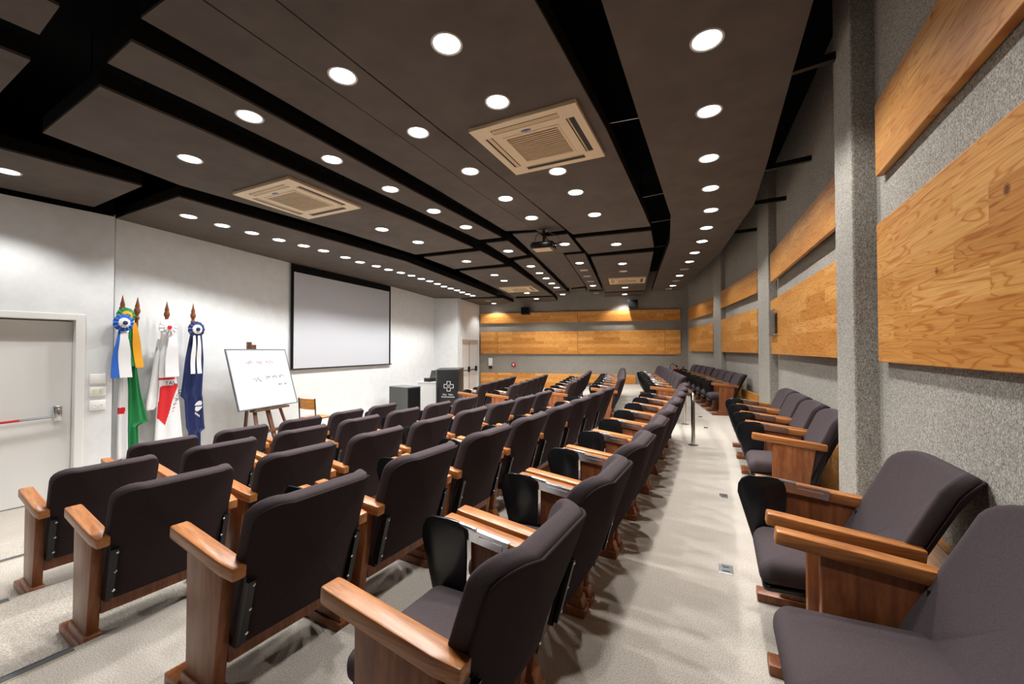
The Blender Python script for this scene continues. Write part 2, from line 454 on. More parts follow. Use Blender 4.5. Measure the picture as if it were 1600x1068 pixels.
slab(mb, C_E2, .105, -.1); slab(mb, C_E1, Z_E, -.1)
CURVES = {}
for k, z in (('E',Z_D),('D',Z_C),('C',Z_B),('B',Z_A)):
    CURVES[k] = offset_curve(ROWS[k], FAR[k], -.135)
    slab(mb, CURVES[k], z, -.1)
floor = structure(mb.build('floor'))
# rubber nosings on the step edges of the near gangway
for k, z, i0, i1, wh in (('C',Z_B,-2.2,-.12,'lowest in view, beside the third row end'), ('D',Z_C,-1.6,-.16,'beside the end chair of the fourth row'), ('E',Z_D,-1.5,-.1,'beside the doorway side of the steps')):
    r0 = ROWS[k][0]; a = math.radians(r0[2]); d = V((math.sin(a), math.cos(a))); f = V((-math.cos(a), math.sin(a)))
    off = -.135; st = V((r0[0],r0[1])) + f*off
    p = st + d*(i0-.2); q = st + d*(i1-.2)
    m = frame(p.x, p.y, d.x, d.y, z)
    L = (q-p).length
    o = MB().mat(M['nosing']).box(0, L, -.035, .006, 0, .006, 0, m).box(0, L, .0005, .006, -.035, .006, 0, m).mat(M['nosing_edge']).box(0, L, -.04, -.035, 0, .004, 0, m).build('stair_nosing')
    tag(o, 'grey rubber step nosing ' + wh, 'stair nosing', 'nosings on the gangway steps')

# ------------------------------------------------------------------ walls
HT = 4.45
def wall_strip(name, pts, z0, z1, mat, th=.12, side=1, dark=None):
    mb = MB().mat(mat)
    for a, b in zip(pts, pts[1:]):
        a, b = V(a), V(b); d = (b-a).normalized(); n = V((-d.y, d.x))*side*th
        q = [tuple(a), tuple(b), tuple(b+n+d*.06), tuple(a+n-d*.06)]
        mb.mat(mat).prism(q, z0, dark or z1)
        if dark: mb.mat(M['void']).prism(q, dark, z1)
    return structure(mb.build(name))
wall_strip('wall_right', WALL_R, -.2, HT, M['wall_fabric'], .14, -1)
wall_strip('wall_back', [tuple(BACK0+V((-.15,.042))), tuple(BACK1+V((.15,-.042)))], -.2, HT, M['wall_fabric'], .14, 1)
STAGE = [(-5.19,5.26), (-4.42,7.91), (-3.31,10.93), (-2.63,13.57), (-1.83,13.57)]
wall_strip('wall_stage', STAGE, -.2, HT, M['white_wall'], .14, 1, 3.52)
# far side wall with the double door
D0, D1 = V((-1.83,13.57)), V((-1.27,15.65)+V((.0,.0))) if False else V((-1.27,15.65))
fd = (D1-D0).normalized(); FL = (D1-D0).length; FM = frame(D0.x, D0.y, fd.x, fd.y)     # local Y points away from the room (to the left)
s0, s1 = .36, FL-.10
mb = MB().mat(M['white_wall'])
mb.box(0, s0, 0, .14, -.2, 3.50, 0, FM); mb.box(s1, FL+.05, 0, .14, -.2, 3.50, 0, FM); mb.mat(M['void']).box(0, s0, 0, .14, 3.50, HT, 0, FM); mb.box(s1, FL+.05, 0, .14, 3.50, HT, 0, FM); mb.mat(M['white_wall']); mb.box(s0, s1, 0, .14, 2.12, 3.50, 0, FM); mb.mat(M['void']).box(s0, s1, 0, .14, 3.50, HT, 0, FM)
structure(mb.build('wall_far_side'))
# door wall nearest the gangway
DW0, DW1 = V((-5.47,4.28)), V((-4.99,5.04)); dd = (DW1-DW0).normalized()
DM = frame(DW0.x, DW0.y, dd.x, dd.y); WE = (DW1-DW0).length
mb = MB().mat(M['white_wall'])
mb.box(.60, WE, 0, .45, -.2, 3.42, 0, DM); mb.box(-8, -1.15, 0, .3, -.2, 3.42, 0, DM); mb.box(-1.15, .60, 0, .3, 2.12, 3.42, 0, DM)
mb.mat(M['void']).box(-8, WE, .05, .3, 3.42, HT, 0, DM)
structure(mb.build('wall_door_side'))
e0 = V((DM @ V((-8,0,0)))[:2])
wall_strip('wall_near', [(e0.x-.1, e0.y), (-1.30,-4.0)], -.2, HT, M['white_wall'], .14, -1)
structure(MB().mat(M['void']).prism([(-11,-4.8),(-.6,-4.8),(3.2,2.3),(6.8,9.5),(6.8,14.2),(-1.5,16.6),(-4.2,16.6),(-6.4,5)], HT, HT+.1).build('ceiling'))

# fabric-covered pillars on the side wall
def pillar(px, py, hx, hy, w, d, label):
    m = frame(px, py, hx, hy)
    o = MB().mat(M['wall_fabric']).box(0, w, -.03, d, .45, HT-.02, .012, m).build('wall_pillar')
    structure(o)
pillar(2.135, 2.315, .44, .90, .36, .135, '')
pillar(3.80, 5.76, .36, .93, .75, .11, '')
pillar(4.985, 9.40, .27, .96, .85, .10, '')

# pine boards on the side wall and back wall
def pine_panel(a, b, z0, z1, label, group, side=1, mat='pine', th=.035, off=.03, curve=False):
    a, b = V(a), V(b); d = (b-a); L = d.length; d.normalize()
    o = MB().mat(M[mat]).box(0, L, -th/2, th/2, 0, z1-z0, .004).build('wood_panel')
    o.location = (a.x, a.y, z0); o.rotation_euler = (0,0,math.atan2(d.y, d.x))
    tag(o, label, 'wall panel', group)
    # two battens fix it to the wall behind
    bt = MB().mat(M['slot'])
    for q in (.12, .5, .88): bt.box(L*q-.03, L*q+.03, -off*side*1.0 - (th/2 if side>0 else -th/2) if False else min(-side*(th/2), -side*(th/2+off)), max(-side*(th/2), -side*(th/2+off)), .05, z1-z0-.05)
    c = bt.build('wall_batten', o)
    return o
gp = 'pine panels on the side wall'
SEG = [((1.03,.36),(2.03,2.21)), ((2.49,3.02),(3.70,5.73)), ((4.16,6.80),(4.92,9.46)), ((5.31,10.62),(5.81,13.2))]
WHERE = ['before the big grey pillar', 'between the big pillar and the slim pillar', 'between the slim pillar and the last pillar', 'between the last pillar and the back corner']
for (a, b), w in zip(SEG, WHERE):
    pine_panel(a, b, 1.69, 2.445, 'tall pine panel on the side wall, ' + w, gp, 1)
    pine_panel(a, b, 2.71, 3.11, 'slim upper pine panel on the side wall, ' + w, gp, 1)
for (a, b), w in zip([((1.40,1.05),(2.03,2.21)),((2.50,3.02),(3.72,5.73)),((4.17,6.82),(4.93,9.46)),((5.32,10.62),(5.82,13.2))], WHERE):
    pine_panel(a, b, Z_A+.003, .99, 'low pine panel behind the wall-side chairs, ' + w, gp, 1)
bd = (BACK1-BACK0).normalized(); bn = V((bd.y,-bd.x))     # into the room
if bn.y > 0: bn = -bn
def bw(s, off=.047): return tuple(BACK0 + bd*s + bn*off)
gb = 'pine panels on the back wall'
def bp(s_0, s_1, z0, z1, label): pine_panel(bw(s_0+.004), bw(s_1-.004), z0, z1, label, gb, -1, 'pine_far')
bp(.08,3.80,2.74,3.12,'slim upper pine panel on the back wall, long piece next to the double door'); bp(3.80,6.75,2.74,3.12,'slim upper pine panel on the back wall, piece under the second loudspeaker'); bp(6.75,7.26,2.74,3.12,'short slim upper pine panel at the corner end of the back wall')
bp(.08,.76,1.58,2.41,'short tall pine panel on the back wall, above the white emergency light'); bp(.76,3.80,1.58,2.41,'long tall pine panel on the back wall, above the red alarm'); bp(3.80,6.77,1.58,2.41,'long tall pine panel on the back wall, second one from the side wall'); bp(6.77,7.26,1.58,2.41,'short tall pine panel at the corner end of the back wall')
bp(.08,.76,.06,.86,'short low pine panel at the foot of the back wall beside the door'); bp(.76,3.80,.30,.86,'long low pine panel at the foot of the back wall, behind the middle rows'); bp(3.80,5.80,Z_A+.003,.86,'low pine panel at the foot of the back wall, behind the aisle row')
PANELS={
 'A0':(3.47,[(-4.35,3.40),(-3.89,4.21),(-5.04,4.83),(-5.45,4.26)]),
 'A1':(3.47,[(-3.75,4.51),(-2.73,6.58),(-2.08,7.86),(-1.34,10.27),(-0.49,13.10),(-1.73,13.56),(-2.70,13.93),(-3.38,11.17),(-4.47,7.99),(-5.20,5.26)]),
 'A2':(3.47,[(-0.31,13.56),(0.06,14.79),(-1.30,15.82),(-1.76,13.79)]),
 'B0':(3.49,[(-2.94,2.28),(-2.89,2.39),(-3.47,2.70)]),
 'B1':(3.49,[(-2.72,2.63),(-2.49,3.10),(-1.86,4.49),(-1.30,5.52),(-0.66,6.88),(-1.77,7.36),(-2.47,5.96),(-3.51,4.23),(-3.76,3.20)]),
 'B2':(3.49,[(-1.67,7.60),(-0.56,7.11),(-0.16,8.17),(-1.25,8.69)]),
 'B3':(3.49,[(-1.17,8.96),(-0.03,8.50),(1.33,13.06),(0.05,13.28)]),
 'B4':(3.49,[(0.13,13.77),(1.41,13.43),(1.64,14.50),(0.40,14.90)]),
 'C0':(3.56,[(-2.40,2.04),(-2.38,2.09),(-2.71,2.28),(-2.78,2.16)]),
 'C1':(3.56,[(-2.23,2.33),(-2.08,2.59),(-1.12,4.59),(-0.17,6.48),(-0.54,6.62),(-1.55,4.59),(-2.34,2.92),(-2.55,2.51)]),
 'C2':(3.56,[(-0.44,6.85),(-0.07,6.70),(0.28,7.69),(-0.06,7.94)]),
 'C3':(3.56,[(0.04,8.22),(0.41,7.94),(1.68,12.44),(1.31,12.75)]),
 'C4':(3.56,[(1.37,12.86),(1.79,12.64),(1.93,13.44),(1.49,13.49)]),
 'Da1':(3.63,[(-2.10,2.25),(-1.99,2.47),(-0.84,4.78),(-0.10,6.37),(0.37,6.30),(0.17,5.92),(-0.35,4.89)]),
 'Db1':(3.63,[(-0.34,4.89),(0.17,5.92),(0.46,6.48),(0.83,6.32),(0.08,4.76),(-0.62,3.41)]),
 'Da2':(3.63,[(0.01,6.55),(0.41,6.44),(0.99,7.82),(2.19,11.99),(1.77,12.37)]),
 'Db2':(3.63,[(0.56,6.70),(0.91,6.55),(1.33,7.69),(0.98,7.82)]),
 'Db3':(3.63,[(1.07,8.03),(1.43,7.88),(2.85,12.71),(2.43,12.71)]),
 'Da4':(3.63,[(1.86,12.64),(2.24,12.37),(2.43,13.06),(1.97,13.28)]),
 'Db4':(3.63,[(2.51,13.06),(2.91,12.99),(3.12,13.83),(2.77,13.83)]),
 'E1':(3.63,[(-0.61,3.41),(0.08,4.76),(0.99,6.55),(2.11,6.12),(1.73,5.32),(0.80,3.40),(0.12,2.13)]),
 'E2':(3.63,[(1.07,6.80),(2.21,6.37),(2.61,7.38),(1.51,7.93)]),
 'E3':(3.63,[(1.61,8.20),(2.73,7.75),(4.25,12.85),(3.08,13.21)]),
 'E4':(3.63,[(3.13,13.44),(4.32,13.13),(4.52,14.00),(3.35,14.34)]),
 'F1':(3.63,[(0.47,2.13),(1.02,3.22),(2.23,5.63),(2.76,7.02),(4.18,11.87),(4.53,13.06),(5.33,12.78),(4.09,7.93),(3.12,5.16),(2.59,4.07),(1.89,2.68),(1.60,2.13)]),
}
LAMPS={
 'F':(3.63,[(1.18,2.41),(1.55,3.14),(1.93,3.92),(2.31,4.66),(2.68,5.40),(3.00,6.19),(3.30,6.97),(3.55,7.80),(3.80,8.60),(4.04,9.42),(4.27,10.24),(4.50,11.02),(4.75,11.87),(4.87,12.50)]),
 'E':(3.63,[(-0.40,2.44),(-0.11,3.02),(0.48,4.21),(0.76,4.78),(1.15,5.58),(1.86,7.17),(2.42,8.80),(2.67,9.66),(3.44,12.23),(3.85,13.75)]),
 'D':(3.63,[(-1.16,2.73),(-0.81,3.45),(-0.44,4.21),(-0.08,4.98),(0.28,5.72),(0.94,7.16),(1.47,8.74),(1.71,9.54),(1.93,10.33),(2.17,11.13),(2.39,11.87),(2.82,13.47)]),
 'C':(3.56,[(-2.03,3.09),(-1.71,3.80),(-1.37,4.51),(-1.02,5.23),(-0.68,5.92),(-0.07,7.38),(0.41,8.74),(0.65,9.52),(0.87,10.24),(1.09,11.04),(1.31,11.77),(1.67,13.25)]),
 'B':(3.49,[(-2.93,3.64),(-1.88,5.80),(-1.52,6.50),(-0.90,7.93),(-0.41,9.40),(-0.20,10.18),(0.46,12.43),(0.84,13.86)]),
 'A':(3.47,[(-4.86,3.85),(-4.17,5.17),(-4.01,5.55),(-3.83,5.91),(-3.65,6.29),(-3.45,6.65),(-3.28,6.99),(-3.11,7.50),(-2.99,7.91),(-2.80,8.29),(-2.66,8.66),(-2.49,9.00),(-2.34,9.36),(-2.21,9.79),(-2.07,10.12),(-1.96,10.55),(-1.86,11.00),(-1.73,11.35),(-1.60,11.70),(-1.50,12.12),(-1.38,12.52),(-1.26,12.89),(-0.84,14.31),(-0.68,15.07)]),
}

# ------------------------------------------------------------------ suspended ceiling boards (plan outlines in metres) and hangers
def extend(name, k, dirdeg, dist):
    """carry the cut end of a board on behind the camera"""
    a = math.radians(dirdeg); z, pts = PANELS[name]
    for i in k: pts[i] = (pts[i][0]-math.sin(a)*dist, pts[i][1]-math.cos(a)*dist)
extend('F1', (0, 11), 26.3, 5.5); extend('E1', (6,), 26.3, 3.9); extend('E1', (0,), 26.3, 5.3); extend('Db1', (5,), 26.3, 5.3)
extend('A0', (0, 3), 32, 3.0); extend('B0', (), 32, 0); PANELS['B0'][1].insert(2, (-3.47,2.70)); PANELS['B0'][1][0] = (-4.5,-.5); PANELS['B0'][1][3] = (-5.6,.2)
PANELS['C0'][1][0] = (-4.0,-.8); PANELS['C0'][1][3] = (-4.4,-.4)
PANELS['Da1'][1][:] = [(-2.10,2.25),(-1.99,2.47),(-.84,4.78),(-.10,6.37),(.37,6.30),(.17,5.92),(-.35,4.89),(-.94,3.62),(-1.70,2.05)]
PANELS['Db1'][1][:] = [(-.345,4.885),(.175,5.915),(.46,6.48),(.83,6.32),(.075,4.765),(-.625,3.415),(-1.25,2.12),(-1.69,2.045),(-.935,3.615)]
PANELS['Db1'][1][6] = (-1.28,1.83)
PANELS['E1'][1][:] = [(-1.27,1.82),(-.61,3.41),(.085,4.76),(.99,6.55),(2.11,6.12),(1.73,5.32),(.80,3.40),(.12,2.13),(-.62,.58),(-1.82,.95)]
PANELS['E1'][1][0] = (-1.27,2.11)
PANELS['Db1'][1][6] = (-1.28,2.11)
for k, (z, pts) in PANELS.items():
    mb = MB().mat(M['panel']); mb.prism(pts, z, z+.018); mb.mat(M['panel_edge']); mb.prism(pts, z+.018, z+.13)
    o = structure(mb.build('ceiling_panel'))
    # thin hangers up to the slab
    cx = sum(p[0] for p in pts)/len(pts); cy = sum(p[1] for p in pts)/len(pts)
    mb = MB().mat(M['black_metal'])
    for p in pts[::2]:
        q = V((p[0]+(cx-p[0])*.12, p[1]+(cy-p[1])*.12))
        mb.tube([(q.x,q.y,z+.13),(q.x,q.y,HT)], .006, 6)
    h = mb.build('hanger_rods', o)
# steel tie bars across the open slot between the last two bands, and black struts to the side wall
TZ = 3.72
for i, (a, b) in enumerate((((.66,3.53),(1.10,3.37)), ((1.66,5.19),(1.97,4.99)), ((2.10,6.24),(2.44,6.02)), ((2.66,7.77),(3.0,7.54)))):
    o = MB().mat(M['steel']).beam((*a,TZ), (*b,TZ), .012, .012).build('tie_bar')
    tag(o, f'thin steel tie bar across the dark ceiling slot, {ORD[i]} counted from the near end', 'tie bar', 'tie bars in the ceiling slot')
for i, (a, b) in enumerate((((1.90,2.81),(2.24,2.58)), ((2.68,4.34),(3.08,4.04)), ((3.18,5.37),(3.62,5.10)), ((3.70,6.68),(4.20,6.38)))):
    o = MB().mat(M['black_metal']).beam((*a,3.70), (*b,3.70), .04, .05).build('wall_strut')
    tag(o, f'black strut from the ceiling board to the side wall, {ORD[i]} from the near end', 'strut', 'struts along the side wall')

# ------------------------------------------------------------------ recessed downlights
def make_lamp():
    root = empty('ceiling_downlight', (0,0,0))
    mb = MB().mat(M['lamp_rim']); mb.lathe([(.082,0),(.094,-.003),(.094,.001),(.084,.0015)], 28)
    b = bmesh.new()
    mb = MB().mat(M['lamp_rim'])
    mb.rings([[V((r*math.cos(2*PI*k/28), r*math.sin(2*PI*k/28), z)) for k in range(28)] for r, z in ((.098,-.001),(.096,-.006),(.086,-.006),(.080,-.001))], cap=False)
    mb.build('trim_ring', root, 50)
    MB().mat(M['lamp']).lathe([(.0805,-.0008),(.0805,-.002),(.06,-.0035),(.02,-.0045)], 28).build('diffuser', root, 40)
    note_kids(root)
    return root
LAMP = make_lamp(); LUSED = [False]
UNLIT = {'F': (9,11,13), 'D': (7,8,9,11), 'E': (7,), 'A': (22,)}
DIM = [c for c in COL.objects if c.parent == LAMP and c.name == 'diffuser'][0].data.copy(); DIM.materials[0] = M['lamp_off']
L_SPOT = bpy.data.lights.new('downlight', 'SPOT'); L_SPOT.energy = 80; L_SPOT.spot_size = math.radians(120); L_SPOT.spot_blend = .45
L_SPOT.shadow_soft_size = .04; L_SPOT.color = (1.0,.985,.968)
L_WALL = L_SPOT.copy(); L_WALL.energy = 50; L_AISLE = L_SPOT.copy(); L_AISLE.energy = 47
BANDNAME = {'A': 'the row above the stage wall', 'B': 'the second ceiling band from the stage', 'C': 'the narrow third ceiling band', 'D': 'the fourth ceiling band', 'E': 'the wide band beside the dark slot', 'F': 'the outer band along the side wall'}
for k, (z, pts) in LAMPS.items():
    for i, (x, y) in enumerate(pts):
        o = copy_tree(LAMP) if LUSED[0] else LAMP
        LUSED[0] = True
        o.location = (x, y, z)
        off = i in UNLIT.get(k, ())
        tag(o, f'round {"unlit" if off else "white"} downlight, {ORD[i]} from the near end in {BANDNAME[k]}', 'ceiling light', 'recessed downlights')
        if off:
            for c in [c for c in COL.objects if c.parent == o and c.name.startswith('diffuser')]:
                c.data = DIM
            continue
        lo = bpy.data.objects.new('downlight_lamp', L_WALL if k == 'A' and i > 0 else L_AISLE if k == 'F' and i > 2 else L_SPOT); COL.objects.link(lo); lo.location = (x, y, z-.012)
# unseen downlights added behind the camera to light the near rows and door wall
for x, y, z in ((-3.8,1.2,3.49),(-5.6,2.4,3.47),(-6.2,1.6,3.47),(-.69,1.86,3.63),(.44,.90,3.63)):
    mb = MB().mat(M['lamp_rim']); t = Matrix.Translation(V((x,y,z)))
    mb.lathe([(.098,-.001),(.096,-.006),(.082,-.006),(.082,-.001)], 24, t)
    mb.mat(M['lamp']).lathe([(.0805,-.0065),(.06,-.0075),(.02,-.008)], 24, t)
    structure(mb.build('ceiling_fixture'))
    lo = bpy.data.objects.new('downlight_lamp', L_SPOT); COL.objects.link(lo); lo.location = (x, y, z-.014)

# ------------------------------------------------------------------ ceiling cassette air conditioners
def make_cassette():
    root = empty('ceiling_air_conditioner', (0,0,0))
    h = .47
    mb = MB().mat(M['cream'])
    # faceplate with four real slots: built from strips round them
    def strip(x0,x1,y0,y1): mb.box(x0,x1,y0,y1,-.03,0)
    strip(-h,h,.405,h); strip(-h,h,-h,-.405); strip(-h,-.405,-.405,.405); strip(.405,h,-.405,.405)
    strip(-.405,-.30,.335,.405); strip(.30,.405,.335,.405); strip(-.405,-.30,-.405,-.335); strip(.30,.405,-.405,-.335)
    strip(-.405,-.335,.30,.335); strip(.335,.405,.30,.335); strip(-.405,-.335,-.335,-.30); strip(.335,.405,-.335,-.30)
    strip(-.335,.335,.255,.335); strip(-.335,.335,-.335,-.255); strip(-.335,-.255,-.255,.255); strip(.255,.335,-.255,.255)
    fp = mb.build('faceplate', root)
    mb = MB().mat(M['slot'])
    for r in range(4):
        m = Matrix.Rotation(r*PI/2, 4, 'Z'); mb.box(-.30,.30,.336,.404,-.024,-.018,0,m)
    mb.build('air_slot_back', fp)
    for r in range(4):
        m = Matrix.Rotation(r*PI/2, 4, 'Z') @ Matrix.Translation(V((0,.352 if r in (0,3) else .366,-.0265))) @ Matrix.Rotation(math.radians(8), 4, 'X')
        MB().mat(M['cream_dark']).box(-.298,.298,-.006 if r in (0,3) else -.022,.006 if r in (0,3) else .022,-.002,.002,0,m).build('air_louvre', root)
    mb = MB().mat(M['cream'])
    for sx in (-1,1): mb.box(sx*.255-(.02 if sx>0 else 0), sx*.255+(.02 if sx<0 else 0), -.255,.255,-.034,-.004)
    for sy in (-1,1): mb.box(-.235,.235, sy*.255-(.02 if sy>0 else 0), sy*.255+(.02 if sy<0 else 0), -.034,-.004)
    mb.mat(M['cream_dark'])
    for i in range(15): y = -.224+i*.032; mb.box(-.235,.235,y-.009,y+.009,-.031,-.025)
    mb.mat(M['slot']).box(-.235,.235,-.235,.235,-.026,-.02)
    mb.build('return_grille', root)
    mb = MB().mat(M['logo_blue']); mb.prism([(.045*math.cos(2*PI*k/24), .018*math.sin(2*PI*k/24)) for k in range(24)], 0, .002)
    mb.mat(M['mark_white']); text_mesh(mb, 'Carrier', .024, Matrix.Translation(V((0,0,.003))), .0006)
    bd_ = mb.build('maker_badge', root); bd_.location = (-.02,-.285,-.031); bd_.rotation_euler = (PI,0,0)
    note_kids(root); return root
CAS = make_cassette()
for i, (x, y, z, deg, lab) in enumerate(((.26,3.61,3.63,26.3,'large cream ceiling air conditioner beside the dark open slot'),
        (-2.45,4.63,3.49,26,'cream ceiling air conditioner on the stage side, in line with the whiteboard'),
        (3.12,10.9,3.63,16,'cream ceiling air conditioner near the back wall, over the aisle row'),
        (.22,11.55,3.49,17,'cream ceiling air conditioner near the back wall, on the double door side'))):
    o = CAS if i == 0 else copy_tree(CAS)
    o.location = (x, y, z); o.rotation_euler = (0,0,math.radians(-deg))
    tag(o, lab, 'air conditioner', 'ceiling cassette air conditioners')

# ------------------------------------------------------------------ projector on its drop bracket
root = empty('projector', (.50,6.30,3.37), math.radians(-20))
tag(root, 'black projector hanging from the ceiling on a short bracket with loose cables', 'projector')
mb = MB().mat(M['black_plastic']).box(-.17,.17,-.13,.13,-.05,.05,.015); mb.build('body', root, 40)
MB().mat(M['lens']).lathe([(.035,0),(.035,.03),(.026,.034)], 16, Matrix.Translation(V((-.165,-.06,0))) @ Matrix.Rotation(-PI/2,4,'Y')).build('lens', root, 40)
mb = MB().mat(M['black_metal']); mb.tube([(0,0,.05),(0,0,.26)], .02, 10); mb.box(-.06,.06,-.06,.06,.25,.259); mb.box(-.1,.1,-.08,.08,.05,.06)
mb.build('bracket', root)
mb = MB().mat(M['black_plastic'])
mb.tube([(-.12,.1,.03),(-.19,.12,.10),(-.15,.08,.20),(-.04,.02,.24)], .006, 6); mb.tube([(.12,.1,.03),(.24,.12,.08),(.2,.08,.17),(.05,.02,.23)], .006, 6); mb.tube([(.15,.0,.0),(.25,.02,-.02),(.27,.06,.05),(.12,.06,.05)], .006, 6)
mb.build('cables', root)
MB().mat(M['cream_dark']).box(-.15,.12,-.11,.11,-.056,-.05).build('underside_plate', root)

# ------------------------------------------------------------------ near door in the white wall
def dbox(mb, a, b, y0, y1, z0, z1, bev=0): return mb.box(a, b, y0, y1, z0, z1, bev, DM)
root = empty('door_1', tuple(DM @ V((-.3,.0,0))), math.atan2(dd.y, dd.x)); root['kind'] = 'structure'
mb = MB().mat(M['door_white'])
for a, b in ((-1.10,-.28),(-.27,.575)): mb.box(a+.3, b+.3, .12, .165, .008, 2.085, .003)
mb.build('door_leaf', root)
mb = MB().mat(M['door_white'])
mb.box(.875,.950,-.022,.12,0,2.17,.004); mb.box(-.85,.875,-.022,.12,2.10,2.17,.004); mb.box(-.925,-.85,-.022,.12,0,2.17,.004)
mb.build('door_frame', root)
mb = MB().mat(M['chrome']); mb.box(.72,.79,.045,.12,.93,1.10,.01); mb.box(.735,.775,.02,.05,.96,1.07,.012); mb.build('panic_latch', root, 40)
mb = MB().mat(M['alu']); mb.tube([(.47,.05,.972),(.76,.05,.985)], .014, 10); mb.mat(M['red']).tube([(-.62,.05,.925),(.47,.05,.972)], .0135, 10); mb.build('panic_bar', root)
# three plates beside it
for z0, z1, lab, k in ((1.335,1.455,'blank white wall plate, top one beside the near door',0),(1.185,1.30,'white double switch plate, middle one beside the near door',1),(1.015,1.135,'white double socket plate, lowest one beside the near door',2)):
    m = DM @ Matrix.Translation(V((.77,0,(z0+z1)/2)))
    o = empty('wall_plate', m.translation, math.atan2(dd.y, dd.x)); tag(o, lab, 'wall plate', 'plates beside the near door')
    h = (z1-z0)/2
    MB().mat(M['white_plastic']).box(-.072,.072,-.016,0,-h,h,.007).build('faceplate', o, 40)
    if k == 1:
        for sx in (-.027,.027): MB().mat(new_mat('pale_green_rocker',(206,214,176),.4)).box(sx-.017,sx+.017,-.021,-.016,-.03,.03,.002).build('rocker_switch', o)
    if k == 2:
        for sx in (-.027,.027): MB().mat(M['white_plastic']).lathe([(.02,0),(.02,.004),(.014,.004),(.013,.001)], 16, Matrix.Translation(V((sx,-.0155,-.006))) @ Matrix.Rotation(PI/2,4,'X')).build('outlet', o)
# ------------------------------------------------------------------ far double door
root = empty('door_2', tuple(FM @ V((s0,0,0))), math.atan2(fd.y, fd.x)); root['kind'] = 'structure'
w = s1-s0; mid = .88
for a, b in ((.03,mid-.003),(mid+.003,w-.03)):
    MB().mat(M['door_white']).box(a, b, .07, .115, .008, 2.085, .003).build('door_leaf', root)
mb = MB().mat(M['door_white']); mb.box(-.05,.03,-.02,.1,0,2.17,.003); mb.box(w-.03,w+.05,-.02,.1,0,2.17,.003); mb.box(.03,w-.03,-.02,.1,2.09,2.17,.003); mb.build('door_frame', root)
mb = MB().mat(M['black_metal']); mb.tube([(.1,.02,1.0),(mid-.05,.02,1.0)], .016, 8); mb.tube([(mid+.05,.02,1.0),(w-.12,.02,1.0)], .016, 8); mb.build('panic_bar', root)
for x in (mid-.08, w-.16): MB().mat(M['black_metal']).box(x-.04, x+.04, .0, .07, .93, 1.12, .008).build('panic_latch', root)
MB().mat(M['black_metal']).tube([(mid+.001,.058,.05),(mid+.001,.058,2.02)], .006, 6).build('vertical_bolt', root)

# ------------------------------------------------------------------ projection screen
a0, a1 = V((-4.42,7.91)), V((-3.31,10.93)); sd = (a1-a0).normalized(); sn = V((sd.y,-sd.x))
root = empty('projection_screen', (a0.x+sn.x*.045, a0.y+sn.y*.045, 0), math.atan2(sd.y, sd.x))
tag(root, 'wide white projection screen with black border on the white stage wall', 'screen')
MB().mat(M['screen']).box(.115,3.115,-.003,.003,1.37,3.30).build('screen_cloth', root)
mb = MB().mat(M['screen_black']); mb.box(.05,3.18,-.002,.002,3.30,3.455); mb.box(.05,.115,-.002,.002,1.36,3.30); mb.box(3.115,3.18,-.002,.002,1.36,3.30); mb.build('border', root)
MB().mat(M['black_metal']).tube([(.03,0,1.355),(3.22,0,1.355)], .016, 10).build('bottom_bar', root)
# ------------------------------------------------------------------ flags on wooden poles
WD = V((.279,.960)).normalized(); WN = V((.960,-.279)).normalized()
def inside(p, poly):
    x, y = p; r = False
    for (x1,y1),(x2,y2) in zip(poly, poly[1:]+poly[:1]):
        if (y1>y) != (y2>y) and x < (x2-x1)*(y-y1)/(y2-y1)+x1: r = not r
    return r
def drape(prof, matfn, folds, amp, depth, mats, name, parent, y0=0.03, nu=44, nv=60, ph=0):
    """hanging bunch of cloth: prof = [(z, left, right)]; folded front, plain back, one closed surface"""
    mb = MB()
    for m in mats: mb.mat(m)
    zs = [prof[0][0] + (prof[-1][0]-prof[0][0])*k/nv for k in range(nv+1)]
    R = []
    for z in zs:
        for (za,la,ra),(zb,lb,rb) in zip(prof, prof[1:]):
            if za >= z >= zb:
                t = (za-z)/(za-zb+1e-9); l = la+(lb-la)*t; r = ra+(rb-ra)*t; break
        g = min(1, .25+(prof[0][0]-z)*1.1)
        ring = []
        for k in range(nu):
            u = k/(nu-1); x = l+(r-l)*u
            ring.append((x, -(y0 + depth*math.sin(PI*u)**.6 + amp*g*math.sin(folds*2*PI*u+ph+1.1*math.sin(z*2.1))), z))
        for k in range(1, 8):
            u = 1-k/8; ring.append((l+(r-l)*u, -(y0-.012*math.sin(PI*u)), z))
        R.append(ring)
    b = bmesh.new(); VR = [[b.verts.new(p) for p in r] for r in R]; n = len(R[0])
    for i in range(nv):
        for k in range(n):
            f = b.faces.new((VR[i][k], VR[i][(k+1)%n], VR[i+1][(k+1)%n], VR[i+1][k]))
            c = f.calc_center_median(); f.material_index = matfn(c.x, c.z) if k < nu-1 else matfn(9, 9)
    b.faces.new(VR[0][::-1]); b.faces.new(VR[-1])
    bmesh.ops.recalc_face_normals(b, faces=b.faces[:])
    me = bpy.data.meshes.new(name); b.to_mesh(me); b.free()
    for m in mats: me.materials.append(m)
    me.shade_smooth()
    o = bpy.data.objects.new(name, me); COL.objects.link(o); o.parent = parent
    return o
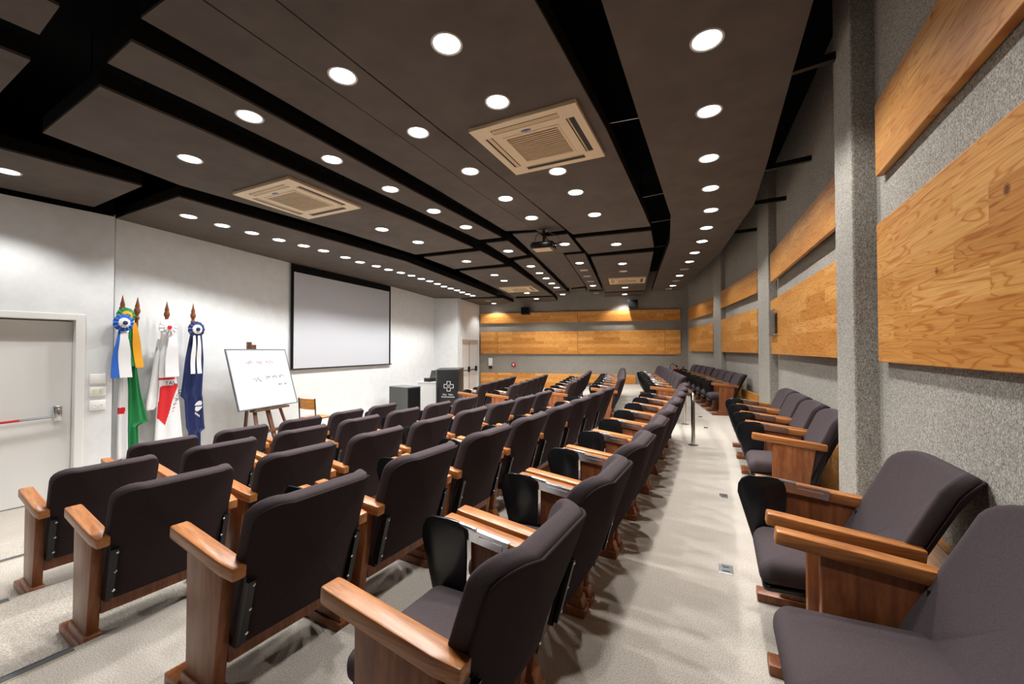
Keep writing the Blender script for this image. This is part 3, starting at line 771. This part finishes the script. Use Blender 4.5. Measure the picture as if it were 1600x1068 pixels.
def rosette(parent, x, z, r, outer, inner, core, y=.12):
    n = 36
    mb = MB().mat(outer)
    def ring(rad, dy, wob): return [V((x+rad*math.cos(2*PI*k/n), -(y+dy+wob*(.5-(k%3)/2)), z+rad*math.sin(2*PI*k/n))) for k in range(n)]
    mb.rings([ring(r,-.012,.012), ring(r*1.02,.0,.014), ring(r*.62,.012,.006), ring(r*.2,.014,0)])
    root = mb.build('rosette', parent, 30)
    mb = MB().mat(inner); mb.rings([ring(r*.60,.012,.004), ring(r*.58,.022,.008), ring(r*.3,.03,.002), ring(r*.1,.03,0)]); mb.build('rosette_centre', root, 30)
    MB().mat(core).lathe([(r*.26,0),(r*.24,.012),(r*.1,.018)], 16, Matrix.Translation(V((x,-(y+.028),z))) @ Matrix.Rotation(PI/2,4,'X')).build('rosette_button', root, 40)
    return root
def ribbon(parent, pts, w, mat, y=.105, wob=.008):
    mb = MB().mat(mat); L = []
    n = 14
    for k in range(n+1):
        t = k/n; x = pts[0][0]+(pts[1][0]-pts[0][0])*t; z = pts[0][1]+(pts[1][1]-pts[0][1])*t
        ww = w*(.45+.55*min(1,t*2.2)); yy = -(y+wob*math.sin(t*7))
        L.append([V((x-ww/2,yy,z)), V((x+ww/2,yy-.004,z)), V((x+ww/2,yy-.001,z)), V((x-ww/2,yy+.003,z))])
    mb.rings(L); return mb.build('ribbon', parent, 40)
def flag_pole(x, y, top, label, lean=0, sr=.085):
    root = empty('flag', (x, y, 0), math.atan2(WD.y, WD.x)); tag(root, label, 'flag', 'flags on poles beside the near door')
    b = top-.30
    m = Matrix.Rotation(lean, 4, 'Y')
    MB().mat(M['pole_wood']).lathe([(.019,.02),(.019,b)], 14, m).build('pole', root, 40)
    MB().mat(M['pole_wood']).lathe([(.019,b),(.03,b+.015),(.03,b+.03),(.02,b+.045),(.02,b+.07),(.033,b+.10),(.034,b+.13),(.022,b+.16),(.026,b+.175),(.014,b+.23),(.002,b+.30)], 14, m).build('finial', root, 40)
    mb = MB().mat(M['pole_wood']); mb.lathe([(sr,0),(sr,.03),(sr*.6,.05),(.022,.10)], 20); mb.build('stand', root, 40)
    return root
# white and blue flag, half hidden by the wall corner
f = flag_pole(-5.06, 5.23, 2.46, 'white flag with blue rosette, closest to the wall corner by the door', 0, .03)
drape([(2.0,-.03,.05),(1.35,-.06,.10),(.9,-.06,.12),(.35,-.06,.13)], lambda x, z: 1 if (z < 1.02 and z > .93 and x < 0) else 0, 2.5, .016, .05, [M['flag_white'], M['flag_red']], 'cloth', f)
rosette(f, -.10, 2.09, .105, M['blue'], M['flag_white'], M['navy'], .20)
ribbon(f, [(-.11,2.0),(-.15,1.40)], .12, M['blue'], .175); ribbon(f, [(-.09,2.0),(-.055,1.40)], .13, M['flag_white'], .18)
# green and yellow flag
f = flag_pole(-5.0, 5.27, 2.45, 'green flag with yellow and green ribbons on a wooden pole', .035, .03)
drape([(2.0,-.02,.04),(1.46,-.05,.065),(1.2,-.035,.10),(.78,-.03,.20),(.76,-.03,.08),(.42,-.02,.09)], lambda x, z: 0, 2.2, .016, .05, [M['green']], 'cloth', f)
rosette(f, -.075, 2.19, .10, M['green'], M['yellow'], M['green'], .06)
ribbon(f, [(-.05,2.10),(-.025,1.54)], .10, M['green'], .12); ribbon(f, [(-.03,2.10),(.04,1.52)], .09, M['yellow'], .13)
# white flag with the red triangle
f = flag_pole(-4.86, 5.67, 2.43, 'white flag with a red triangle and black lettering, white rosette on top')
tri = [(-.105,1.245),(.13,1.27),(.115,1.20),(.028,1.04),(.0,.90),(-.045,.705),(-.14,.815)]
drape([(2.02,-.09,.09),(1.40,-.115,.10),(1.25,-.115,.13),(.72,-.15,.18),(.30,-.17,.23)], lambda x, z: 1 if inside((x,z), tri) or (1.325 < z < 1.365 and x < .085) else 0, 2.0, .010, .05, [M['flag_white'], M['flag_red']], 'cloth', f, nu=60, nv=110)
drape([(1.9,-.12,-.06),(1.0,-.25,-.10),(.93,-.25,-.16)], lambda x, z: 0, 1, .01, .02, [M['flag_white']], 'side_fold', f, .01)
rosette(f, -.07, 2.06, .108, M['flag_white'], M['flag_white'], M['flag_red'], .135)
ribbon(f, [(-.015,1.98),(-.03,1.375)], .11, M['flag_white'], .115); ribbon(f, [(.02,1.98),(.04,1.375)], .10, M['flag_white'], .118)
VX = Matrix(((1,0,0,0),(0,0,-1,0),(0,1,0,0),(0,0,0,1)))       # lettering stands upright, facing the room
mb = MB().mat(M['ink']); text_mesh(mb, 'TAS', .075, Matrix.Translation(V((-.01,-.098,1.285))) @ VX, .001)
for ch, x, z, s in (('Q',.125,1.155,.07),('U',.105,1.105,.07),('Æ',.085,1.05,.066),('S',.06,.985,.06),('E',.045,.93,.048),('R',.035,.885,.036),('A',.025,.845,.028)):
    text_mesh(mb, ch, s, Matrix.Translation(V((x,-.088,z))) @ VX @ Matrix.Rotation(math.radians(-62),4,'Z'), .001)
mb.build('lettering', f)
# navy flag
f = flag_pole(-4.76, 6.01, 2.44, 'shiny navy blue flag with white emblem and two white ribbons')
drape([(2.02,-.05,.10),(1.62,-.12,.13),(1.08,-.19,.12),(1.03,-.14,.13),(.62,-.11,.16),(.55,-.08,.17),(.53,-.08,.10),(.25,-.06,.10)], lambda x, z: 0, 2.4, .02, .05, [M['navy']], 'cloth', f, nu=60, nv=80)
rosette(f, -.05, 2.05, .115, M['navy'], M['flag_white'], M['navy'], .145)
ribbon(f, [(-.085,1.96),(-.10,1.40)], .06, M['flag_white'], .15); ribbon(f, [(-.02,1.96),(-.005,1.40)], .06, M['flag_white'], .15)
mb = MB().mat(M['mark_white']); m = Matrix.Translation(V((.015,-.108,.92))) @ VX
def disc(cx, cy, rx, ry, rot, a0, a1):
    o = []
    for k in range(17):
        a = math.radians(a0+(a1-a0)*k/16); x, y = rx*math.cos(a), ry*math.sin(a); c, s = math.cos(rot), math.sin(rot)
        o.append((cx+x*c-y*s, cy+x*s+y*c))
    return o
mb.prism(disc(-.004,.006,.045,.075,-.6,20,200), 0, .002, m); mb.prism(disc(.010,-.012,.045,.075,-.6,200,380), 0, .002, m)
for k in range(4): mb.box(-.03+k*.018,-.018+k*.018,-.109,-.107,.80-k*.016,.83-k*.016)
mb.build('emblem', f)

# ------------------------------------------------------------------ whiteboard on a wooden easel
TL, TR, BRr, BL_ = V((-4.47,6.31,1.75)), V((-4.17,7.44,1.74)), V((-3.90,7.27,.80)), V((-4.21,6.20,.80))
ux = ((TR-TL)+(BRr-BL_)).normalized(); uz = ((TL-BL_)+(TR-BRr)).normalized(); uz = (uz-ux*uz.dot(ux)).normalized(); uy = uz.cross(ux)
cen = (TL+TR+BRr+BL_)/4
BM = Matrix(((ux.x,uy.x,uz.x,cen.x),(ux.y,uy.y,uz.y,cen.y),(ux.z,uy.z,uz.z,cen.z),(0,0,0,1)))
hw = ((TR-TL).length+(BRr-BL_).length)/4; hh = ((TL-BL_).length+(TR-BRr).length)/4
root = empty('whiteboard', cen); root.matrix_world = BM
tag(root, 'square whiteboard with faint red and grey handwriting, leaning on the easel', 'whiteboard')
MB().mat(M['board']).box(-hw,hw,-.010,.006,-hh,hh).build('writing_surface', root)
mb = MB().mat(M['alu'])
for s in (-1,1): mb.box(s*hw-.008,s*hw+.008,-.014,.01,-hh-.008,hh+.008); mb.box(-hw,hw,-.014,.01,s*hh-.008,s*hh+.008)
mb.build('frame', root)
def scrawl(mb, x0, x1, z, h, seed, words_):
    rnd = random.Random(seed); n = words_; x = x0; wl = (x1-x0)/n
    for i in range(n):
        pts = []; k = 0; L = wl*(.6+.2*rnd.random())
        while k < 14: pts.append(V((x+L*k/13, -.0125, z+h*(rnd.random()-.5)*(1 if k%3 else 1.8)))); k += 1
        mb.tube(pts, .0032, 4); x += wl
mb = MB().mat(M['ink_red']); scrawl(mb, -.28, .30, .27, .045, 3, 3); mb.build('red_handwriting', root)
mb = MB().mat(M['ink_grey']); scrawl(mb, -.22, .0, -.03, .07, 5, 1); scrawl(mb, .03, .44, .01, .045, 6, 3); scrawl(mb, .26, .48, -.13, .03, 8, 2); mb.build('grey_handwriting', root)
ec = V((cen.x, cen.y, 0)); 
root = empty('easel', (cen.x, cen.y, 0)); tag(root, 'dark brown wooden easel holding up the whiteboard', 'easel')
wx = V((ux.x,ux.y,0)).normalized(); wn = V((wx.y,-wx.x,0))
def EP(a, b, z): return wx*a + wn*b + V((0,0,z))
lean = lambda z: -.03 - (z-.0)*.24 + .22           # board plane leans back with height
for a0, a1 in ((-.34,-.13),(.34,.13)):
    MB().mat(M['easel_wood']).beam(EP(a0,.34,.0), EP(a1,-.22,1.70), .05, .03).build('front_leg', root)
MB().mat(M['easel_wood']).beam(EP(0,-.42,0), EP(0,-.25,1.70), .05, .03).build('rear_leg', root)
MB().mat(M['easel_wood']).beam(EP(0,.262,.25), EP(0,-.27,1.80), .07, .03).build('centre_mast', root)
MB().mat(M['easel_wood']).beam(EP(-.34,.14,.765), EP(.36,.14,.765), .10, .03).build('tray', root)
MB().mat(M['easel_wood']).beam(EP(-.30,.235,.42), EP(.30,.235,.42), .03, .05).build('cross_bar', root)
mb = MB().mat(M['easel_wood']); mb.box(-.07,.07,-.03,.03,0,.08,.004); mb.box(-.07,-.015,-.03,.03,.08,.125,.004)
hd = mb.build('top_clamp', root); p = EP(-.06,-.20,1.752); hd.location = p; hd.rotation_euler = (0,0,math.atan2(wx.y,wx.x))

# ------------------------------------------------------------------ orange plywood chair by the stage wall
root = empty('plywood_chair', (-3.80,7.85,0), math.radians(0)); fx = V((.42,.91,0)).normalized()
root.rotation_euler = (0,0,math.atan2(fx.y,fx.x)-PI/2)
tag(root, 'orange plywood chair with black metal frame standing under the projection screen', 'chair')
mb = MB().mat(M['ply'])
mb.rings([[V((x, -.19+.03*(1-(x/.215)**2)*-1+d, z)) for x in [-.215+.43*k/12 for k in range(13)]] + [V((x, -.19+.03*(1-(x/.215)**2)*-1+d+.012, z)) for x in [.215-.43*k/12 for k in range(13)]] for z, d in ((.62,0),(.82,-.02))])
mb.build('backrest', root, 40)
MB().mat(M['ply']).box(-.20,.20,-.18,.20,.44,.456,.006).build('seat', root)
for s in (-1,1):
    MB().mat(M['black_metal']).tube([(s*.22,-.24,0),(s*.22,-.19,.44),(s*.22,-.215,.83)], .011, 8).build('rear_leg', root)
    MB().mat(M['black_metal']).tube([(s*.195,.22,0),(s*.19,.18,.44)], .011, 8).build('front_leg', root)
MB().mat(M['black_metal']).tube([(-.195,-.19,.435),(-.19,.18,.435),(.19,.18,.435),(.195,-.19,.435)], .009, 8).build('seat_frame', root)

# ------------------------------------------------------------------ equipment by the stage
root = empty('equipment_cabinet', (-2.74,10.33,0), math.radians(146))
tag(root, 'dark grey equipment box standing on the stage floor below the screen end', 'cabinet')
MB().mat(M['dark_grey']).box(-.34,.34,-.22,.22,.06,.80,.008).build('body', root)
mb = MB().mat(M['screen_black']); mb.box(-.348,-.3405,-.20,.20,.08,.78,.004); mb.build('side_door', root)
MB().mat(M['alu']).box(-.345,.345,-.225,.225,.80,.812,.003).build('top_sheet', root)
for sx in (-.28,.28):
    for sy in (-.16,.16): MB().mat(M['black_metal']).lathe([(.025,0),(.025,.06)], 10, Matrix.Translation(V((sx,sy,0)))).build('caster', root)
root = empty('white_table', (-2.27,11.36,0), math.radians(-10))
tag(root, 'white side cabinet between the grey equipment box and the black lectern', 'cabinet')
MB().mat(M['white_plastic']).box(-.30,.30,-.25,.25,.0,.83,.004).build('body', root)
MB().mat(M['white_plastic']).box(-.32,.32,-.27,.27,.83,.855,.004).build('top', root)
root = empty('laptop', (-2.27,11.30,.855), math.radians(238))
tag(root, 'dark open laptop on a black box on the white side cabinet', 'laptop')
MB().mat(M['black_plastic']).box(-.17,.17,-.12,.12,0,.018,.003).build('keyboard_base', root)
o = MB().mat(M['dark_grey']).box(-.17,.17,-.006,.006,0,.23,.004).build('display', root); o.location = (0,.115,.10); o.rotation_euler = (math.radians(-18),0,0)
o = MB().mat(M['black_plastic']).box(-.16,.16,-.11,.11,.018,.10,.004).build('dock_box', root)
root = empty('lectern', (-1.67,10.72,0), math.radians(-9))
tag(root, 'black lectern with a white cross emblem and white lettering beside the double door', 'lectern')
ol = [(-.33,.0),(-.31,-.16),(-.25,-.25),(-.17,-.285),(.33,-.285),(.33,.24),(-.33,.24)]
MB().mat(M['black_gloss']).prism(ol, 0, 1.20, None, .006).build('body', root, 40)
mb = MB().mat(M['black_gloss']); b = bmesh.new()
mb.rings([[V((x,y,1.20+ .0)) for x,y in ol], [V((x*1.02,y*1.02,1.215+(.03 if y>0 else .0)+(.02 if x>-.1 else 0))) for x,y in ol]]); mb.build('slanted_top', root)
mb = MB().mat(M['mark_white']); m = Matrix.Translation(V((.08,-.2855,.80))) @ VX
t_, a_ = .012, .045
def obar(x0,x1,y0,y1): mb.prism([(x0,y0),(x1,y0),(x1,y1),(x0,y1)], 0, .003, m)
L_ = .125
for s in (-1,1):
    obar(-a_,a_,s*L_-t_/2,s*L_+t_/2); obar(s*L_-t_/2,s*L_+t_/2,-a_,a_)
    for r in (-1,1):
        obar(min(s*a_,s*L_),max(s*a_,s*L_),r*a_-t_/2,r*a_+t_/2); obar(r*a_-t_/2,r*a_+t_/2,min(s*a_,s*L_),max(s*a_,s*L_))
for k in range(20):
    a = 2*PI*k/20; c, s = math.cos(a), math.sin(a); c2, s2 = math.cos(a+2*PI/20), math.sin(a+2*PI/20)
    mb.prism([(.030*c,.030*s),(.038*c,.038*s),(.038*c2,.038*s2),(.030*c2,.030*s2)], 0, .003, m)
text_mesh(mb, 'C', .04, m, .001)
mb.build('cross_emblem', root)
mb = MB().mat(M['mark_white']); text_mesh(mb, 'Una   Nata', .062, Matrix.Translation(V((.06,-.2865,.585))) @ VX, .001)
rnd = random.Random(2)
for k in range(16): mb.box(-.11+k*.022,-.11+k*.022+.014,-.288,-.2855,.515,.515+.014+.01*rnd.random())
mb.build('lettering', root)

# ------------------------------------------------------------------ back wall fittings
ang = math.atan2(bd.y, bd.x)
def on_back(s, z, off=.0): p = BACK0 + bd*s + bn*off; return (p.x, p.y, z)
root = empty('emergency_light', on_back(.47,1.02,.0), ang); tag(root, 'white emergency light with a small black lamp bar on the grey back wall', 'emergency light')
MB().mat(M['white_plastic']).box(-.075,.075,-.06,0,.10,.40,.008).build('housing', root, 40)
MB().mat(M['black_plastic']).box(-.06,.06,-.055,0,.0,.095,.01).build('lamp_bar', root, 40)
root = empty('fire_alarm', on_back(1.39,1.10,.0), ang); tag(root, 'small red fire alarm call point on the grey back wall', 'fire alarm')
MB().mat(M['red']).box(-.07,.07,-.06,0,0,.16,.012).build('housing', root, 40)
MB().mat(M['white_plastic']).box(-.035,.035,-.064,-.06,.09,.115,.002).build('label_strip', root)
MB().mat(M['white_plastic']).lathe([(.022,0),(.022,.006),(.012,.008)], 14, Matrix.Translation(V((0,-.0605,.055))) @ Matrix.Rotation(PI/2,4,'X')).build('button', root)
for s, z, lab in ((1.90,3.03,'small black loudspeaker on the back wall, the one closer to the double door'), (5.72,3.18,'small black loudspeaker on the back wall, the one closer to the side wall')):
    root = empty('loudspeaker', on_back(s,z,.0), ang); tag(root, lab, 'loudspeaker', 'loudspeakers on the back wall')
    MB().mat(M['black_plastic']).box(-.16,.16,-.30,-.09,0,.27,.015).build('cabinet', root, 40)
    MB().mat(M['screen_black']).box(-.14,.14,-.305,-.30,.02,.25,.002).build('grille', root)
    MB().mat(M['black_metal']).box(-.03,.03,-.095,0,.105,.20).build('wall_bracket', root)
root = empty('fire_extinguisher', on_back(7.12,.66,.11), ang); tag(root, 'red fire extinguisher with a black hose in the back corner beside the side wall', 'fire extinguisher')
MB().mat(M['red']).lathe([(.07,0),(.08,.02),(.08,.40),(.06,.46),(.03,.48),(.03,.50)], 18).build('cylinder', root, 40)
mb = MB().mat(M['black_plastic']); mb.box(-.03,.03,-.02,.06,.50,.54,.006); mb.tube([(0,-.02,.53),(-.15,-.02,.62),(-.22,-.02,.48),(-.14,-.06,.25)], .013, 8); mb.build('valve_and_hose', root)
MB().mat(M['black_metal']).box(-.02,.02,.075,.112,.25,.35).build('wall_hook', root)
# black bag on the last wall-side chair
root = empty('bag', (5.13,12.09,Z_A+.43), math.radians(77)); tag(root, 'black bag lying on a wall-side chair near the back corner', 'bag')
mb = MB().mat(M['screen_black']); pad(mb, .17, .12, .06, .06, 0, .20, lambda u, v, w: V((u*(1-w*.8), v*(1-w*.8), w)), .06, .01); mb.build('body', root, 60)
MB().mat(M['screen_black']).tube([(-.09,0,.19),(-.07,0,.27),(.07,0,.27),(.09,0,.19)], .009, 8).build('handle', root)
# clear holder with dark notice on the pine panel next to the slim pillar
a, b = V((2.49,3.02)), V((3.70,5.73)); sdr = (b-a).normalized(); p = a+sdr*2.66
nrm = V((-sdr.y, sdr.x))
root = empty('notice_holder', (p.x+nrm.x*.0185, p.y+nrm.y*.0185, 1.93), math.atan2(sdr.y, sdr.x)); tag(root, 'clear acrylic notice holder with dark insert on the pine panel by the slim pillar', 'notice holder')
MB().mat(M['clear']).box(-.20,.20,.03,.036,0,.36,.002).build('acrylic_sheet', root)
MB().mat(M['screen_dark']).box(-.17,.03,.024,.0295,.04,.31).build('insert', root)
for sx in (-.175,.175):
    for sz in (.025,.335): MB().mat(M['chrome']).tube([(sx,0,sz),(sx,.045,sz)], .011, 8).build('standoff', root)
# ------------------------------------------------------------------ stainless handrail at the cross aisle
P0, P1 = V((2.305,5.15,Z_A)), V((2.81,6.58,Z_A)); H = .64
root = empty('handrail', P0); tag(root, 'shiny stainless steel handrail on the aisle carpet behind the back row', 'handrail')
d = (P1-P0); up = V((0,0,1)); dn = d.normalized(); pts = [V((0,0,0)), up*(H-.1)]
for k in range(1,7): a = PI/2*k/6; pts.append(up*(H-.1+.1*math.sin(a)) + dn*(.1*(1-math.cos(a))))
q = [d - dn*.1*(1-math.cos(PI/2*k/6)) + up*(H-.1+.1*math.sin(PI/2*k/6)) for k in range(6,0,-1)]
pts += q + [d+up*(H-.1), d]
MB().mat(M['steel']).tube(pts, .024, 14).build('tube', root, 60)
for c in (V((0,0,0)), d): MB().mat(M['steel']).lathe([(.06,0),(.06,.008),(.03,.014)], 20, Matrix.Translation(c)).build('base_plate', root, 40)
# metal plates let into the carpet
for x, y, w, h, lab in ((1.19,2.265,.05,.035,'shiny metal floor plate in the aisle carpet, closest to the lone chair by the pillar'), (1.765,3.385,.048,.03,'shiny metal floor plate in the aisle carpet, beside the block of four chairs'), (3.02,6.30,.05,.03,'small metal floor plate in the carpet beside the handrail'), (3.40,7.30,.05,.03,'small metal floor plate in the carpet, beyond the handrail')):
    root = empty('floor_plate', (x,y,Z_A), math.radians(64)); tag(root, lab, 'floor plate', 'metal plates in the aisle carpet')
    MB().mat(M['chrome']).box(-w,w,-h,h,0,.004,.001).build('plate', root)
    mb = MB().mat(M['dark_grey'])
    for sx in (-.5,.4): mb.box(w*sx-.008,w*sx+.008,-h*.5,h*.5,.004,.0055)
    mb.build('outlet_flap', root)

# ------------------------------------------------------------------ world, colour management
w = bpy.data.worlds.new('world'); S.world = w; w.use_nodes = True
w.node_tree.nodes['Background'].inputs[0].default_value = (.02,.02,.02,1); w.node_tree.nodes['Background'].inputs[1].default_value = 1
S.view_settings.view_transform = 'Standard'; S.view_settings.look = 'None'; S.view_settings.gamma = 1; S.view_settings.use_curve_mapping = False
S.view_settings.exposure = 0.7
S.cycles.use_denoising = True
S.cycles.max_bounces = 8; S.cycles.diffuse_bounces = 5; S.cycles.glossy_bounces = 3; S.cycles.transmission_bounces = 6
S.cycles.sample_clamp_indirect = 6
